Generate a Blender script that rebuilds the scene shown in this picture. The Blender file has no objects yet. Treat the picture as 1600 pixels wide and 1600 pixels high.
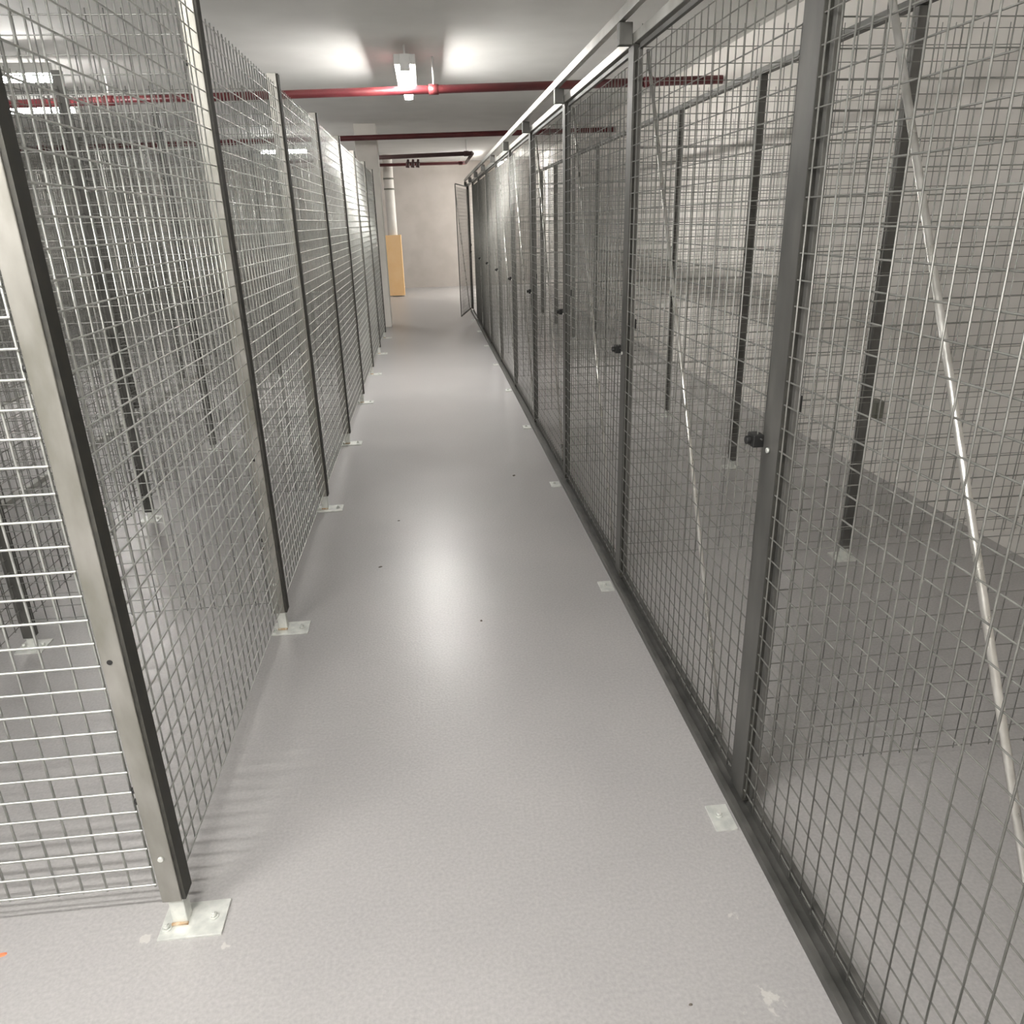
import bpy, math, random
from mathutils import Matrix, Vector
random.seed(7)
C = bpy.context.scene.collection
SC = bpy.context.scene

# ------------------------------------------------------------------ camera
cam_d = bpy.data.cameras.new('camera'); cam = bpy.data.objects.new('camera', cam_d); C.objects.link(cam)
cam_d.sensor_width = 36.0; cam_d.lens = 36.0*1185/1600; cam_d.clip_start = 0.02; cam_d.clip_end = 100
_R = ((0.9940, -0.0623, 0.0903), (-0.1066, -0.3550, 0.9288), (-0.0258, -0.9328, -0.3595))
cam.matrix_world = Matrix(((_R[0][0], -_R[0][1], -_R[0][2], 0.0),
                           (_R[1][0], -_R[1][1], -_R[1][2], 0.0),
                           (_R[2][0], -_R[2][1], -_R[2][2], 1.5), (0, 0, 0, 1)))
SC.camera = cam

# ------------------------------------------------------------------ world, exposure
w = bpy.data.worlds.new('world'); SC.world = w; w.use_nodes = True
w.node_tree.nodes['Background'].inputs[0].default_value = (0.5, 0.5, 0.5, 1)
w.node_tree.nodes['Background'].inputs[1].default_value = 0.02
LAMP = 100.0            # brightness of the battens over the walkways
SC.view_settings.view_transform = 'Standard'; SC.view_settings.look = 'None'
SC.view_settings.exposure = 1.08; SC.view_settings.gamma = 1.0
SC.view_settings.use_curve_mapping = False
SC.cycles.max_bounces = 10; SC.cycles.diffuse_bounces = 5; SC.cycles.glossy_bounces = 4
SC.cycles.sample_clamp_indirect = 6.0

# ------------------------------------------------------------------ materials
def node_mat(name, c1, c2, scale=8.0, rough=(0.4, 0.6), metal=0.0, bump=0.0, detail=6.0, stretch=(1, 1, 1), lo=0.35, hi=0.65, spec=0.5):
    m = bpy.data.materials.new(name); m.use_nodes = True
    nt = m.node_tree; N = nt.nodes; L = nt.links; b = N['Principled BSDF']
    tc = N.new('ShaderNodeTexCoord'); mp = N.new('ShaderNodeMapping'); mp.inputs['Scale'].default_value = stretch
    geo = N.new('ShaderNodeNewGeometry')
    L.new(geo.outputs['Position'], mp.inputs['Vector'])
    nz = N.new('ShaderNodeTexNoise'); nz.inputs['Scale'].default_value = scale; nz.inputs['Detail'].default_value = detail
    L.new(mp.outputs[0], nz.inputs['Vector'])
    cr = N.new('ShaderNodeValToRGB'); cr.color_ramp.elements[0].position = lo; cr.color_ramp.elements[1].position = hi
    cr.color_ramp.elements[0].color = (*c1, 1); cr.color_ramp.elements[1].color = (*c2, 1)
    L.new(nz.outputs[0], cr.inputs[0]); L.new(cr.outputs[0], b.inputs['Base Color'])
    mr = N.new('ShaderNodeMapRange'); mr.inputs['From Min'].default_value = 0.3; mr.inputs['From Max'].default_value = 0.7
    mr.inputs['To Min'].default_value = rough[0]; mr.inputs['To Max'].default_value = rough[1]
    L.new(nz.outputs[0], mr.inputs['Value']); L.new(mr.outputs[0], b.inputs['Roughness'])
    b.inputs['Metallic'].default_value = metal; b.inputs['Specular IOR Level'].default_value = spec
    if bump:
        bp = N.new('ShaderNodeBump'); bp.inputs['Strength'].default_value = bump; bp.inputs['Distance'].default_value = 0.01
        L.new(nz.outputs[0], bp.inputs['Height']); L.new(bp.outputs[0], b.inputs['Normal'])
    return m

M = {}
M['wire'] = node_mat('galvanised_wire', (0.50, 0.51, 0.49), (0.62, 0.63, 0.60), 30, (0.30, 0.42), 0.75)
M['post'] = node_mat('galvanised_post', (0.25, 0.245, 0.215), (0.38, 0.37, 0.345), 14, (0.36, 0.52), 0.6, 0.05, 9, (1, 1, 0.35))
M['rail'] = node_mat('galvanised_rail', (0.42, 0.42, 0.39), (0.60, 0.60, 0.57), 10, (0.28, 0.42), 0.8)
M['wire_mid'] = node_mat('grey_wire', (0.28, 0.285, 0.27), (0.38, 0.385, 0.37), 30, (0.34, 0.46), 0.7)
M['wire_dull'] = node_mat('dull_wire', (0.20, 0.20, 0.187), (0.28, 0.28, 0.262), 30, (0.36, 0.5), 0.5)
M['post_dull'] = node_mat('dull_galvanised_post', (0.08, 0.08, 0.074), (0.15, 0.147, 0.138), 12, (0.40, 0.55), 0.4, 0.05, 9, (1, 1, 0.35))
M['dark'] = node_mat('painted_post_shade', (0.030, 0.030, 0.026), (0.055, 0.053, 0.045), 40, (0.6, 0.8), 0.0)  # near-black colour that paints the shaded side of the posts
M['black'] = node_mat('black_plastic', (0.012, 0.012, 0.012), (0.02, 0.02, 0.02), 20, (0.4, 0.6))
M['zinc'] = node_mat('zinc_plate', (0.60, 0.62, 0.59), (0.76, 0.77, 0.73), 40, (0.32, 0.5), 0.35)
M['rod'] = node_mat('bright_rod', (0.55, 0.54, 0.50), (0.72, 0.71, 0.68), 20, (0.25, 0.35), 0.8)
M['red'] = node_mat('red_pipe_paint', (0.085, 0.012, 0.016), (0.12, 0.020, 0.022), 6, (0.35, 0.5))
M['darkpipe'] = node_mat('brown_pipe_paint', (0.085, 0.045, 0.045), (0.12, 0.07, 0.065), 6, (0.4, 0.55))
M['wall'] = node_mat('wall_paint', (0.72, 0.69, 0.65), (0.78, 0.75, 0.71), 3, (0.7, 0.85), 0, 0.15)
M['wall_beige'] = node_mat('beige_wall_paint', (0.44, 0.405, 0.37), (0.49, 0.455, 0.42), 3, (0.7, 0.85), 0, 0.15)
M['wall_grey'] = node_mat('bare_concrete_wall', (0.22, 0.22, 0.21), (0.32, 0.32, 0.30), 3, (0.7, 0.9), 0, 0.2)
M['ceil'] = node_mat('ceiling_paint', (0.70, 0.70, 0.68), (0.75, 0.75, 0.73), 2.5, (0.7, 0.9), 0, 0.1)
M['column'] = node_mat('column_paint', (0.70, 0.67, 0.62), (0.76, 0.73, 0.68), 5, (0.5, 0.7))
M['yellow'] = node_mat('yellow_guard', (0.95, 0.62, 0.30), (0.98, 0.67, 0.36), 5, (0.5, 0.65))
M['white'] = node_mat('white_enamel', (0.7, 0.7, 0.68), (0.76, 0.76, 0.74), 10, (0.35, 0.5))
M['grit'] = node_mat('grit', (0.10, 0.085, 0.07), (0.16, 0.14, 0.12), 60, (0.8, 0.9))
M['orange'] = node_mat('orange_scrap', (0.75, 0.22, 0.10), (0.8, 0.3, 0.15), 40, (0.7, 0.8))
M['rust'] = node_mat('rust_weld', (0.42, 0.25, 0.12), (0.60, 0.52, 0.40), 90, (0.6, 0.8), 0.1)
M['box'] = node_mat('grey_box', (0.16, 0.16, 0.13), (0.2, 0.2, 0.17), 20, (0.5, 0.6))

def emit_mat(name, col, s):
    m = bpy.data.materials.new(name); m.use_nodes = True
    b = m.node_tree.nodes['Principled BSDF']
    b.inputs['Base Color'].default_value = (0.8, 0.8, 0.8, 1)
    b.inputs['Emission Color'].default_value = (*col, 1); b.inputs['Emission Strength'].default_value = s
    return m
M['tube'] = emit_mat('lamp_diffuser', (1.0, 0.975, 0.935), LAMP)
M['tube_short'] = emit_mat('short_lamp_diffuser', (1.0, 0.975, 0.935), LAMP*0.9)
M['tube_strong'] = emit_mat('strong_lamp_diffuser', (1.0, 0.975, 0.935), LAMP*1.85)

# floor: painted concrete, mottled, with plaster splashes that have their own shape
def floor_mat():
    m = bpy.data.materials.new('painted_concrete_floor'); m.use_nodes = True
    nt = m.node_tree; N = nt.nodes; L = nt.links; b = N['Principled BSDF']
    geo = N.new('ShaderNodeNewGeometry')
    n1 = N.new('ShaderNodeTexNoise'); n1.inputs['Scale'].default_value = 1.7; n1.inputs['Detail'].default_value = 4
    n2 = N.new('ShaderNodeTexNoise'); n2.inputs['Scale'].default_value = 120; n2.inputs['Detail'].default_value = 4
    L.new(geo.outputs['Position'], n1.inputs['Vector']); L.new(geo.outputs['Position'], n2.inputs['Vector'])
    cr = N.new('ShaderNodeValToRGB'); cr.color_ramp.elements[0].position = 0.1; cr.color_ramp.elements[1].position = 0.9
    cr.color_ramp.elements[0].color = (0.345, 0.337, 0.335, 1); cr.color_ramp.elements[1].color = (0.425, 0.413, 0.408, 1)
    L.new(n1.outputs[0], cr.inputs[0])
    mx = N.new('ShaderNodeMix'); mx.data_type = 'RGBA'; mx.blend_type = 'OVERLAY'; mx.inputs[0].default_value = 0.25
    L.new(cr.outputs[0], mx.inputs[6]); L.new(n2.outputs[0], mx.inputs[7])
    last = mx.outputs[2]
    n3 = N.new('ShaderNodeTexNoise'); n3.inputs['Scale'].default_value = 38; n3.inputs['Detail'].default_value = 5
    L.new(geo.outputs['Position'], n3.inputs['Vector'])
    for (x, y, r, thr) in ((0.60, 1.02, 0.16, 0.64), (0.60, 1.24, 0.07, 0.63), (-0.735, 1.345, 0.035, 0.42), (-0.55, 1.30, 0.05, 0.60),
                           (0.66, 1.60, 0.05, 0.62), (0.95, 1.47, 0.05, 0.58)):
        d = N.new('ShaderNodeVectorMath'); d.operation = 'DISTANCE'; d.inputs[1].default_value = (x, y, 0)
        L.new(geo.outputs['Position'], d.inputs[0])
        mr = N.new('ShaderNodeMapRange'); mr.inputs['From Min'].default_value = 0; mr.inputs['From Max'].default_value = r
        mr.inputs['To Min'].default_value = 0.22; mr.inputs['To Max'].default_value = -0.6
        L.new(d.outputs['Value'], mr.inputs['Value'])
        ad = N.new('ShaderNodeMath'); ad.operation = 'ADD'; L.new(n3.outputs[0], ad.inputs[0]); L.new(mr.outputs[0], ad.inputs[1])
        st = N.new('ShaderNodeMapRange'); st.inputs['From Min'].default_value = thr; st.inputs['From Max'].default_value = thr+0.06
        st.inputs['To Max'].default_value = 0.55
        L.new(ad.outputs[0], st.inputs['Value'])
        mm = N.new('ShaderNodeMix'); mm.data_type = 'RGBA'
        L.new(st.outputs[0], mm.inputs[0]); L.new(last, mm.inputs[6]); mm.inputs[7].default_value = (0.62, 0.61, 0.57, 1)
        last = mm.outputs[2]
    L.new(last, b.inputs['Base Color'])
    mr = N.new('ShaderNodeMapRange'); mr.inputs['From Min'].default_value = 0.1; mr.inputs['From Max'].default_value = 0.9
    mr.inputs['To Min'].default_value = 0.29; mr.inputs['To Max'].default_value = 0.36
    L.new(n1.outputs[0], mr.inputs['Value']); L.new(mr.outputs[0], b.inputs['Roughness'])
    b.inputs['Specular IOR Level'].default_value = 0.55
    bp = N.new('ShaderNodeBump'); bp.inputs['Strength'].default_value = 0.12; bp.inputs['Distance'].default_value = 0.004
    L.new(n2.outputs[0], bp.inputs['Height']); L.new(bp.outputs[0], b.inputs['Normal'])
    return m
M['floor'] = floor_mat()

# ------------------------------------------------------------------ mesh helpers
class MB:
    def __init__(s): s.v = []; s.f = []; s.sm = []
    def box(s, x0, x1, y0, y1, z0, z1):
        k = len(s.v)
        s.v += [(x0,y0,z0),(x1,y0,z0),(x1,y1,z0),(x0,y1,z0),(x0,y0,z1),(x1,y0,z1),(x1,y1,z1),(x0,y1,z1)]
        for q in ((0,3,2,1),(4,5,6,7),(0,1,5,4),(1,2,6,5),(2,3,7,6),(3,0,4,7)):
            s.f.append(tuple(k+i for i in q)); s.sm.append(False)
    def rod(s, a, b, r, n=8, r2=None, cap=True):
        a = Vector(a); b = Vector(b); d = (b-a).normalized(); r2 = r if r2 is None else r2
        u = d.orthogonal().normalized(); t = d.cross(u); k = len(s.v)
        for p, rr in ((a, r), (b, r2)):
            for i in range(n):
                g = 2*math.pi*i/n; s.v.append(tuple(p+(u*math.cos(g)+t*math.sin(g))*rr))
        for i in range(n):
            j = (i+1) % n; s.f.append((k+i, k+j, k+n+j, k+n+i)); s.sm.append(True)
        if cap:
            s.f.append(tuple(k+i for i in reversed(range(n)))); s.sm.append(False)
            s.f.append(tuple(k+n+i for i in range(n))); s.sm.append(False)
    def data(s, name, mat):
        me = bpy.data.meshes.new(name); me.from_pydata(s.v, [], s.f); me.materials.append(mat)
        me.polygons.foreach_set('use_smooth', s.sm); me.update()
        return me
    def build(s, name, mat, parent=None, bevel=0):
        o = bpy.data.objects.new(name, s.data(name, mat)); C.objects.link(o)
        if parent: o.parent = parent
        if bevel:
            m = o.modifiers.new('bevel', 'BEVEL'); m.width = bevel; m.segments = 2; m.limit_method = 'ANGLE'
        return o
def tag(o, label, cat, group=None):
    o['label'] = label; o['category'] = cat
    if group: o['group'] = group
    return o
def thing(name, loc, label, cat, group=None, rz=0):
    o = bpy.data.objects.new(name, None); C.objects.link(o); o.location = loc; o.rotation_euler = (0, 0, rz)
    o.empty_display_size = 0.1
    return tag(o, label, cat, group)
def structure(name, x0, x1, y0, y1, z0, z1, mat):
    b = MB(); b.box(x0, x1, y0, y1, z0, z1); o = b.build(name, mat); o['kind'] = 'structure'; return o
def dup(root, loc, label, rz=0, group=None):
    r = root.copy(); C.objects.link(r); r.location = loc; r.rotation_euler = (0, 0, rz); r['label'] = label
    if group: r['group'] = group
    for ch in list(root.children):
        c = ch.copy(); C.objects.link(c); c.parent = r
        for g in ch.children:
            d = g.copy(); C.objects.link(d); d.parent = c
    return r
ORD = ['first', 'second', 'third', 'fourth', 'fifth', 'sixth', 'seventh', 'eighth', 'ninth', 'tenth', 'eleventh', 'twelfth']

# ------------------------------------------------------------------ setting
CZ = 2.82; XR = 2.62; XLW = -6.4; YB = -3.2; YE = 19.55
structure('floor', XLW-0.2, XR+0.2, YB-0.2, YE+0.2, -0.15, 0, M['floor'])
structure('ceiling', XLW-0.2, XR+0.2, YB-0.2, YE+0.2, CZ, CZ+0.2, M['ceil'])
structure('wall_right', XR, XR+0.2, YB-0.2, YE+0.2, 0, CZ, M['wall'])
structure('wall_left', XLW-0.2, XLW, YB-0.2, YE+0.2, 0, CZ, M['wall_grey'])
structure('wall_back', XLW, XR, YE, YE+0.2, 0, CZ, M['wall_beige'])
structure('wall_front', XLW, XR, YB-0.2, YB, 0, CZ, M['wall'])

# ------------------------------------------------------------------ posts of the left cages
PZ = 2.16
def left_post():
    t = thing('cage_post', (0, 0, 0), '', 'post')
    b = MB(); b.box(-0.025, 0.018, -0.025, 0.025, 0.082, PZ); b.build('upright', M['post'], t, 0.002)
    b = MB(); b.box(0.018, 0.026, -0.020, 0.025, 0.082, PZ-0.002); b.build('shade_strip', M['dark'], t)['label'] = 'dark strip painted as channel shade along the upright'  # dark colour stands in for shade inside the open channel
    b = MB(); b.box(-0.017, 0.017, -0.017, 0.017, 0.006, 0.086); b.build('foot_stub', M['zinc'], t, 0.002)
    b = MB(); b.box(-0.042, 0.100, -0.055, 0.042, 0.0, 0.006); p = b.build('base_plate', M['zinc'], t, 0.001)
    for x, y in ((-0.028, -0.026), (0.072, -0.006)):
        b = MB(); b.rod((x, y, 0.006), (x, y, 0.009), 0.011, 16); b.rod((x, y, 0.009), (x, y, 0.016), 0.0075, 6); b.rod((x, y, 0.016), (x, y, 0.020), 0.004, 10)
        b.build('bolt', M['zinc'], p)
    b = MB(); b.rod((-0.018, -0.019, 0.009), (0.018, -0.019, 0.009), 0.004, 8); b.build('weld', M['rust'], p)
    for z in (0.21,):
        b = MB(); b.rod((-0.004, -0.025, z), (-0.004, -0.030, z), 0.006, 12); b.build('screw', M['zinc'], t)
    b = MB(); b.rod((-0.008, -0.0253, 0.711), (-0.008, -0.0262, 0.711), 0.0055, 12); b.build('screw_hole', M['black'], t)
    for z in (0.39, 0.36, 1.285, 1.97):
        b = MB(); b.rod((-0.033, -0.012, z), (-0.0255, -0.012, z), 0.0075, 8); b.build('clip', M['black'], t)
    return t
PL = 1.36; Y1 = 1.385
LX = -0.66; LXB = -1.61; LXC = -2.60; LXD = -3.98; LXE = -4.95
lp = left_post()
NL = 8
first = True
def put(proto_state, x, y, label, group, rz=0):
    proto = proto_state[0]
    if not proto_state[1]:
        proto.location = (x, y, 0); proto.rotation_euler = (0, 0, rz); proto['label'] = label; proto['group'] = group
        proto_state[1] = True; return proto
    return dup(proto, (x, y, 0), label, rz, group)
ps = [lp, False]
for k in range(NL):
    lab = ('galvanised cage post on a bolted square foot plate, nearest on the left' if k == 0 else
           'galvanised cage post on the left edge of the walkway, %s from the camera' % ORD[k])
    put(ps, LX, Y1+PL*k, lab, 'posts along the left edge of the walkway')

# plain post used deeper in the cages
def plain_post():
    t = thing('cage_post', (0, 0, 0), '', 'post')
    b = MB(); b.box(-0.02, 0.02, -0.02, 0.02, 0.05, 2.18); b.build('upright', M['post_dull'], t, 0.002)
    b = MB(); b.box(-0.013, 0.013, -0.013, 0.013, 0.005, 0.055); b.build('foot_stub', M['zinc'], t)
    b = MB(); b.box(-0.05, 0.05, -0.05, 0.05, 0, 0.006); p = b.build('base_plate', M['zinc'], t)
    for x in (-0.035, 0.035):
        b = MB(); b.rod((x, 0, 0.006), (x, 0, 0.018), 0.007, 6); b.build('bolt', M['zinc'], p)
    b = MB(); b.rod((-0.028, 0, 1.28), (-0.0205, 0, 1.28), 0.0075, 8); b.build('clip', M['black'], t)
    return t
pp = [plain_post(), False]
for k in range(NL):
    put(pp, LXB, Y1+PL*k, 'thin post at the back of the left cages, %s from the camera' % ORD[k], 'posts at the back of the left cages')
for k in range(NL-1):
    put(pp, LXC, Y1+PL*k, 'post on the near side of the second walkway, %s from the camera' % ORD[k], 'posts on the near side of the second walkway')
    put(pp, LXD, Y1+PL*k, 'post on the far side of the second walkway, %s from the camera' % ORD[k], 'posts on the far side of the second walkway')

# ------------------------------------------------------------------ welded wire panels
PITCH = 0.052
def grid_mesh(W, H, z0, r=0.0021, over=0.018, n=6):
    b = MB(); nh = int(round(H/PITCH)); nv = int(W/PITCH)
    m = (W-nv*PITCH)/2
    for i in range(nh+1): b.rod((0, -r, z0+i*PITCH), (W, -r, z0+i*PITCH), r, n, cap=False)
    for i in range(nv+1):
        x = m+i*PITCH
        if x < 0.004 or x > W-0.004: continue
        b.rod((x, r, z0-0.010), (x, r, z0+nh*PITCH+over), r, n)
    return b
def panel_proto(W, mat, rr, H=1.976, z0=0.122):
    return grid_mesh(W, H, z0, rr).data('mesh_panel', M[mat])
used = {}
def panel(W, loc, rz, label, group, mat='wire', rr=0.0021):
    key = (round(W, 3), mat, rr)
    if key not in used: used[key] = panel_proto(W, mat, rr)
    o = bpy.data.objects.new('mesh_panel', used[key]); C.objects.link(o)
    o.location = loc; o.rotation_euler = (0, 0, rz)
    return tag(o, label, 'mesh panel', group)
H90 = math.pi/2
for k in range(NL-1):        # along the walkway: wires run from post to post
    panel(PL-0.055, (LX+0.012, Y1+PL*k+0.027, 0), H90,
          'welded wire mesh panel along the left of the walkway, %s from the camera' % ORD[k], 'mesh fronts of the left cages', 'wire', 0.0021)
    panel(PL-0.046, (LXB, Y1+PL*k+0.023, 0), H90,
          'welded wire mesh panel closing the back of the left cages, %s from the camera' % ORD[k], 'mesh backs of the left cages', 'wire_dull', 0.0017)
for k in range(NL):          # dividers between cages
    lab = ('bright shining wire mesh end panel left of the nearest left post' if k == 0 else
           'wire mesh divider running left from the walkway, %s from the camera' % ORD[k])
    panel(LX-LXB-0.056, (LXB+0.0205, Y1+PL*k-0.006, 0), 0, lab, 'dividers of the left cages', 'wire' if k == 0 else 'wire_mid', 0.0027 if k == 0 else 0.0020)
for k in range(NL-1):
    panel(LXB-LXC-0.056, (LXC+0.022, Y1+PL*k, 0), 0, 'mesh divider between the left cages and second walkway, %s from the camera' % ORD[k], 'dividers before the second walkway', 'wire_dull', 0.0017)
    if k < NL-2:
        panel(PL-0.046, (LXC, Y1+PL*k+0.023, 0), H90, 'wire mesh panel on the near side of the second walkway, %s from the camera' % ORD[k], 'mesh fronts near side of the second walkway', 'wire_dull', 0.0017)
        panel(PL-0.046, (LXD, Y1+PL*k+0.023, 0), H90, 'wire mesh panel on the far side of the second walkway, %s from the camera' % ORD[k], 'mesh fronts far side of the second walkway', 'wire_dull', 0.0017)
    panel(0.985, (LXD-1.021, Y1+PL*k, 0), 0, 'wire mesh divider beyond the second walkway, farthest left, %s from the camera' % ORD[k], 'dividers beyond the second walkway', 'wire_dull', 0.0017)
for x, nm in ((LXC+0.04, 'near'), (LXD-0.04, 'far')):
    b = MB(); b.box(x-0.018, x+0.018, Y1, Y1+PL*(NL-2), 0.0, 0.03)
    tag(b.build('floor_rail', M['rail']), 'steel rail on the floor along the %s side of the second walkway' % nm, 'rail')

# ------------------------------------------------------------------ right cages
RP = 1.38; RY = 1.55; RX = 0.745; RBX = 1.83
def right_post():
    t = thing('cage_post', (0, 0, 0), '', 'post')
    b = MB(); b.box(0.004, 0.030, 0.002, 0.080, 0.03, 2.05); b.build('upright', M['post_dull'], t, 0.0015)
    b = MB(); b.box(0.003, 0.024, -0.002, 0.0018, 0.03, 2.05); b.build('shade_strip', M['dark'], t)['label'] = 'dark edge painted as shade on the upright'  # dark colour stands in for the shaded near face of the post
    b = MB(); b.box(-0.090, -0.032, -0.07, 0.02, 0, 0.006); p = b.build('base_plate', M['zinc'], t, 0.001)
    b = MB(); b.rod((-0.066, -0.02, 0.006), (-0.066, -0.02, 0.010), 0.010, 14); b.rod((-0.066, -0.02, 0.010), (-0.066, -0.02, 0.017), 0.007, 6)
    b.build('bolt', M['zinc'], p)
    b = MB(); b.box(-0.046, 0.002, 0.015, 0.05, 2.050, 2.118); b.build('rail_bracket', M['post_dull'], t, 0.002)
    b = MB(); b.rod((0.002, 0.045, 0.994), (-0.003, 0.045, 0.994), 0.006, 10); b.build('screw', M['zinc'], t)
    b = MB(); b.box(0.0305, 0.040, -0.012, 0.012, 1.09, 1.13); b.build('clip', M['black'], t)
    return t
rp = [right_post(), False]
NR = 11
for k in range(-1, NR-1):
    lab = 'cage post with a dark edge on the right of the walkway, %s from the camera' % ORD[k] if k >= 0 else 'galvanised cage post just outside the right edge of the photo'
    if k == 0: lab = 'wide galvanised post with a dark shade strip, large and nearest on the right'
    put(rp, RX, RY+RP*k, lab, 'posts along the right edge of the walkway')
pp2 = [plain_post(), False]
for k in range(-1, NR-1):
    lab = 'dark post standing behind the right cages, before the pale wall, %s from the camera' % ORD[k+1]
    put(pp2, RBX, RY+RP*k+0.1, lab, 'posts at the back of the right cages')

def right_door(handle=True):
    t = thing('mesh_door', (0, 0, 0), '', 'door')       # local x runs along the fence, y into the cage
    W = RP-0.100
    b = MB(); b.box(0, 0.022, 0, 0.014, 0.045, 2.035); b.box(W-0.016, W, 0, 0.014, 0.045, 2.035)
    b.box(0.022, W-0.022, 0, 0.014, 0.045, 0.067); b.box(0.022, W-0.022, 0, 0.014, 2.030, 2.046)
    b.build('frame', M['post_dull'], t, 0.0015)
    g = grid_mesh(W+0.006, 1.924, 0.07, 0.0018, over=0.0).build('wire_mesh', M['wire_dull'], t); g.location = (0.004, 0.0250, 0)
    b = MB(); b.rod((RP-0.146, -0.008, 2.02), (0.164, -0.008, 0.05), 0.0065, 10); b.build('brace_rod', M['rod'], t)['label'] = 'bright diagonal rod'
    l = MB(); l.box(0.012, 0.050, 0.014, 0.040, 0.985, 1.015); l.rod((0.031, 0.040, 1.0), (0.031, 0.052, 1.0), 0.010, 12)
    l.build('latch', M['black'], t, 0.002)
    return t
rd = [right_door(), False]
def put_door(x, y, rz, lab):
    o = put(rd, x, y, lab, 'mesh doors of the right cages', rz); return o
for k in range(-1, NR-2):
    y = RY+RP*k
    lab = ['mesh door behind the nearest right post, with a thin diagonal rod', 'second closed mesh door from the camera on the right of the walkway'][k] if 0 <= k <= 1 else \
          '%s closed mesh door from the camera on the right of the walkway' % ORD[k] if k > 1 else \
          'mesh door at the right edge of the photo with a bright diagonal rod'
    if k == NR-3:
        put_door(RX-0.012, y+RP-0.012, math.radians(-90-11), 'last mesh door at the far right end of the cages, swung open into the walkway')
    else:
        d = put_door(RX+0.028, y+0.086, H90, lab)   # rz=90: local y points to -x
for o in C.objects: pass
for k in range(-1, NR-1):
    lab = 'wire mesh divider between the right cages reaching the pale wall, %s from the camera' % ORD[k+1]
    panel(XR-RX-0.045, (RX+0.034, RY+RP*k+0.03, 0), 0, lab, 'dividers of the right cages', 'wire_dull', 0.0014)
y0 = RY-RP-0.1; y1 = RY+RP*(NR-2)+0.06
b = MB(); b.box(RX-0.024, RX-0.008, y0, y1, 0, 0.026); b.box(RX-0.008, RX+0.022, y0, y1, 0, 0.004); b.box(RX+0.022, RX+0.034, y0, y1, 0, 0.026)
tag(b.build('floor_rail', M['post_dull'], bevel=0.001), 'channel shaped steel rail on the floor under the right cage doors', 'rail')
b = MB(); b.box(RX-0.046, RX-0.022, y0, y1, 2.12, 2.155)
tag(b.build('sliding_track', M['rail'], bevel=0.002), 'shiny upper track running over the right cage doors, catching the lamp light', 'rail')
b = MB(); b.box(RX+0.003, RX+0.033, y0, y1, 2.052, 2.085)
tag(b.build('top_rail', M['rail'], bevel=0.002), 'steel top rail resting on the right row of posts, below the shiny track', 'rail')
b = MB(); b.box(RBX-0.018, RBX+0.018, y0+0.1, y1+0.1, 2.182, 2.215)
tag(b.build('top_rail', M['post_dull']), 'dark rail along the tops of the posts behind the right cages', 'rail')

# ------------------------------------------------------------------ lamps
def lamp(len_=1.5, mat='tube'):
    t = thing('ceiling_lamp', (0, 0, 0), '', 'lamp')
    L = len_/2
    b = MB(); b.box(-0.085, 0.085, -L, L, 2.648, 2.72); b.build('housing', M['white'], t, 0.006)
    b = MB(); b.rod((0, -L+0.02, 2.640), (0, L-0.02, 2.640), 0.042, 20); b.build('diffuser', M[mat], t)
    for s in (-1, 1):
        b = MB(); b.rod((0, s*(L-0.2), 2.72), (0, s*(L-0.2), CZ), 0.008, 8); b.build('hanger', M['white'], t)
        b = MB(); b.box(-0.04, 0.04, s*L-0.012, s*L+0.012, 2.602, 2.72); b.build('end_cap', M['white'], t, 0.004)
    return t
lm = [lamp(), False]
def put_lamp(x, y, lab, rz=0): return put(lm, x, y, lab, None, rz)
lm2 = [lamp(0.75, 'tube_short'), False]
def plamp(p, x, y, lab, rz=0): return put(p, x, y, lab, 'ceiling lamps', rz)
plamp(lm, -0.08, 7.55, 'glowing batten lamp hanging over the walkway, in front of the nearest red pipe')
plamp(lm, 1.65, 17.6, 'added lamp beyond the far end of the right cages, brightening the end wall')  # added lamp, placed so the end wall dims from right to left
lm3 = [lamp(0.75, 'tube_strong'), False]
plamp(lm3, -0.60, -0.08, 'lamp over the walkway directly above the camera, out of the photo', H90)
plamp(lm2, -3.15, 7.1, 'bright lamp seen through the wire mesh in the upper left of the photo', H90)
plamp(lm2, -3.75, 8.9, 'second bright lamp just behind the first one in the upper left', H90)
plamp(lm, -2.15, -0.35, 'lamp over the second walkway, left out of the photo', H90)
plamp(lm2, -2.20, 13.9, 'distant lamp set crosswise, seen between the third and fourth left posts', H90)

# ------------------------------------------------------------------ pipes under the ceiling
def pipe(name, a, b_, r, mat, label, joints=()):
    t = thing(name, (a[0], a[1], 0), label, 'pipe')
    m = MB(); m.rod((0, 0, a[2]), (b_[0]-a[0], b_[1]-a[1], b_[2]), r, 18); m.build('tube', mat, t)
    for fx in joints:
        p = (Vector(b_)-Vector(a))*fx; d = (Vector(b_)-Vector(a)).normalized()
        m = MB(); q = Vector((p.x, p.y, a[2]+p.z)); m.rod(q-d*0.04, q+d*0.04, r*1.22, 18); m.build('coupling', mat, t)
        m = MB(); m.rod((q.x+0.0, q.y, a[2]+r), (q.x, q.y, CZ), 0.006, 8); m.build('hanger_rod', M['white'], t)
    return t
def yl(x, p0, p1): return p0[1]+(x-p0[0])*(p1[1]-p0[1])/(p1[0]-p0[0])
pa, pb = (-1.172, 7.66), (1.174, 7.33)
pipe('sprinkler_pipe', (-6.3, yl(-6.3, pa, pb)-0.0, 2.57), (2.6, yl(2.6, pa, pb), 2.57), 0.034, M['red'],
     'dark red pipe crossing under the ceiling just behind the glowing lamp', (0.12, 0.405, 0.7244, 0.93))
pa, pb = (-1.0, 11.63), (1.07, 11.32)
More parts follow.
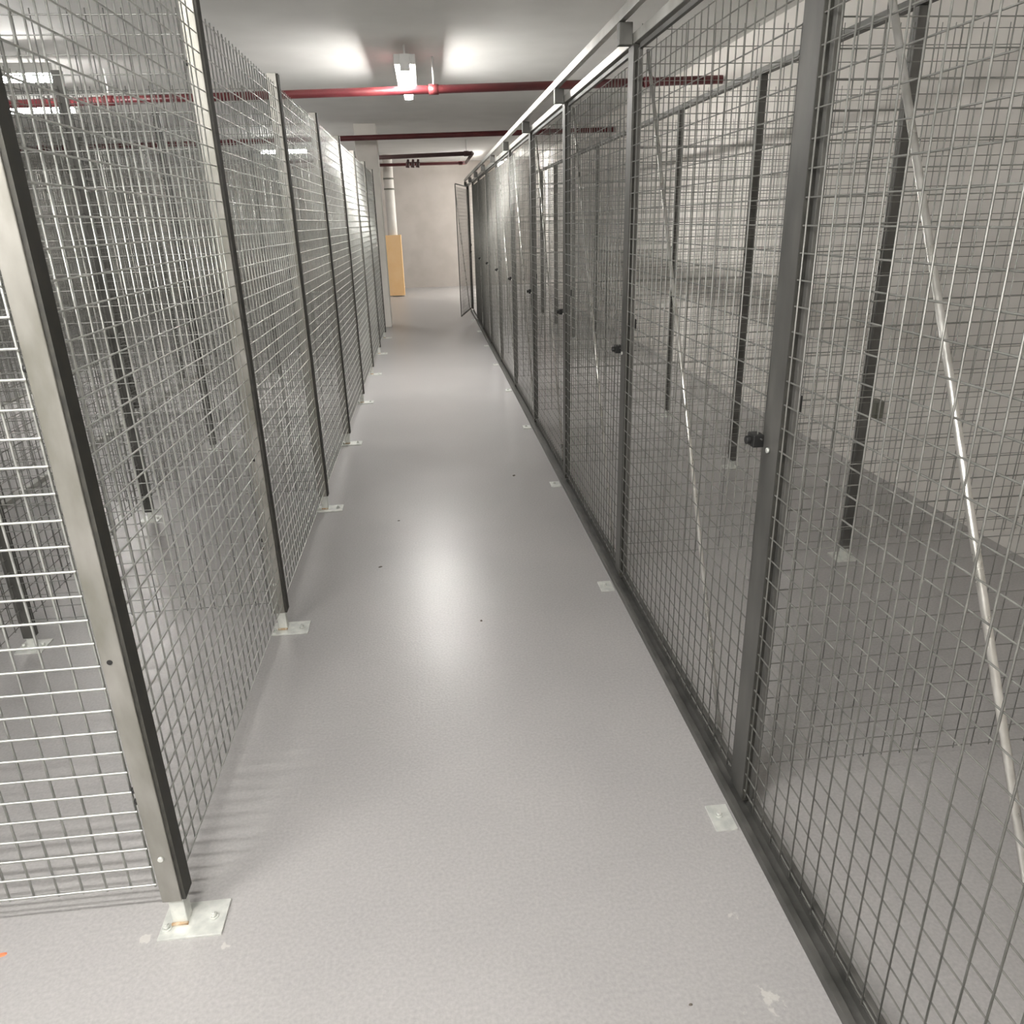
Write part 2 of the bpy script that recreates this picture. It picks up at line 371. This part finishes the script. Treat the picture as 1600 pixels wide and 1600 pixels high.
pipe('sprinkler_pipe', (-6.3, yl(-6.3, pa, pb), 2.59), (2.6, yl(2.6, pa, pb), 2.59), 0.034, M['red'],
     'second red pipe crossing under the ceiling, halfway down the walkway', (0.12, 0.42, 0.90))
pa, pb = (-0.665, 15.1), (0.886, 14.6)
pipe('sprinkler_pipe', (-2.6, yl(-2.6, pa, pb), 2.60), (0.90, 14.6, 2.60), 0.036, M['darkpipe'],
     'dark brown pipe under the ceiling near the far white column', (0.3, 0.97))
pipe('sprinkler_pipe', (-2.6, 17.2, 2.60), (0.90, 16.9, 2.60), 0.030, M['red'],
     'thin red pipe farthest away, close to the end wall', (0.4, 0.97))
b = MB(); b.rod((0.90, 14.66, 2.60), (0.90, 16.84, 2.60), 0.03, 14)
tag(b.build('sprinkler_pipe', M['darkpipe']), 'short lengthwise pipe joining the two farthest pipes under the ceiling', 'pipe')
t = thing('valve', (-0.14, 15.05, 0), 'dark valve hanging below the dark brown pipe at the far end', 'valve')
b = MB()
for i in range(3): b.rod((-0.09+i*0.09, 0, 2.555), (-0.11+i*0.09, 0, 2.42), 0.02, 8, 0.035)
b.build('body', M['darkpipe'], t)
b = MB(); b.rod((-0.13, 0, 2.50), (0.12, 0, 2.50), 0.012, 8); b.build('handle', M['darkpipe'], t)

# ------------------------------------------------------------------ columns at the far end
t = thing('column', (-0.76, 12.25, 0), 'pale square column at the end of the left cages', 'column')
b = MB(); b.box(-0.16, 0.15, -0.15, 0.15, 0, CZ); b.build('shaft', M['column'], t, 0.006)
t = thing('column', (-0.70, 17.45, 0), 'white round column with a yellow guard round its foot at the far end', 'column')
b = MB(); b.rod((0, 0, 0), (0, 0, CZ), 0.10, 32); b.build('shaft', M['column'], t)
for z in (2.35, 2.15):
    b = MB(); b.rod((0, 0, z), (0, 0, z+0.03), 0.112, 32); b.build('collar', M['box'], t)
b = MB(); b.box(-0.18, 0.17, -0.15, -0.115, 0.02, 1.26); b.box(0.13, 0.17, -0.115, 0.16, 0.02, 1.26); b.build('guard', M['yellow'], t, 0.004)['label'] = 'yellow guard boards'

# ------------------------------------------------------------------ small things
t = thing('junction_box', (XR, 4.18, 0), 'small dark box on the pale wall behind the right cages', 'box')
b = MB(); b.box(-0.035, 0, -0.045, 0.045, 0.33, 0.45); b.build('body', M['box'], t, 0.004)
b = MB(); b.box(-0.041, -0.035, -0.032, 0.032, 0.345, 0.435); b.build('cover', M['box'], t, 0.002)
def crumb(x, y, s, mat, label, cat='debris', ang=0.0, lx=1.0):
    m = MB(); n = 7; top = []; bot = []
    for i in range(n):
        g = 2*math.pi*i/n; r = s*(0.75+0.5*random.random())
        px = r*math.cos(g)*lx; py = r*math.sin(g)
        c, sn = math.cos(ang), math.sin(ang)
        bot.append((px*c-py*sn, px*sn+py*c, 0)); top.append(((px*c-py*sn)*0.6, (px*sn+py*c)*0.6, s*0.5))
    m.v = bot+top; m.f = [tuple(reversed(range(n))), tuple(range(n, 2*n))]+[(i, (i+1) % n, n+(i+1) % n, n+i) for i in range(n)]
    m.sm = [False]*len(m.f)
    o = m.build('floor_crumb', mat); o.location = (x, y, 0); return tag(o, label, cat)
crumb(0.457, 4.506, 0.009, M['grit'], 'dark crumb on the floor near the third right post', ang=0.9, lx=1.6)
crumb(-0.309, 3.27, 0.006, M['grit'], 'small dark splinter on the floor left of the shiny lamp reflection', ang=0.5, lx=2.0)
crumb(-0.24, 3.85, 0.005, M['grit'], 'tiny dark speck on the floor beyond the lamp reflection, toward the left posts', ang=0.3, lx=1.5)
crumb(0.125, 2.688, 0.006, M['grit'], 'small dark crumb on the floor right of the lower end of the lamp reflection')
crumb(0.439, 1.039, 0.0035, M['grit'], 'tiny dark crumb on the floor at the bottom of the photo', lx=1.4)
crumb(-1.04, 1.341, 0.006, M['orange'], 'small orange scrap on the floor at the left edge of the photo', ang=0.1, lx=2.2)
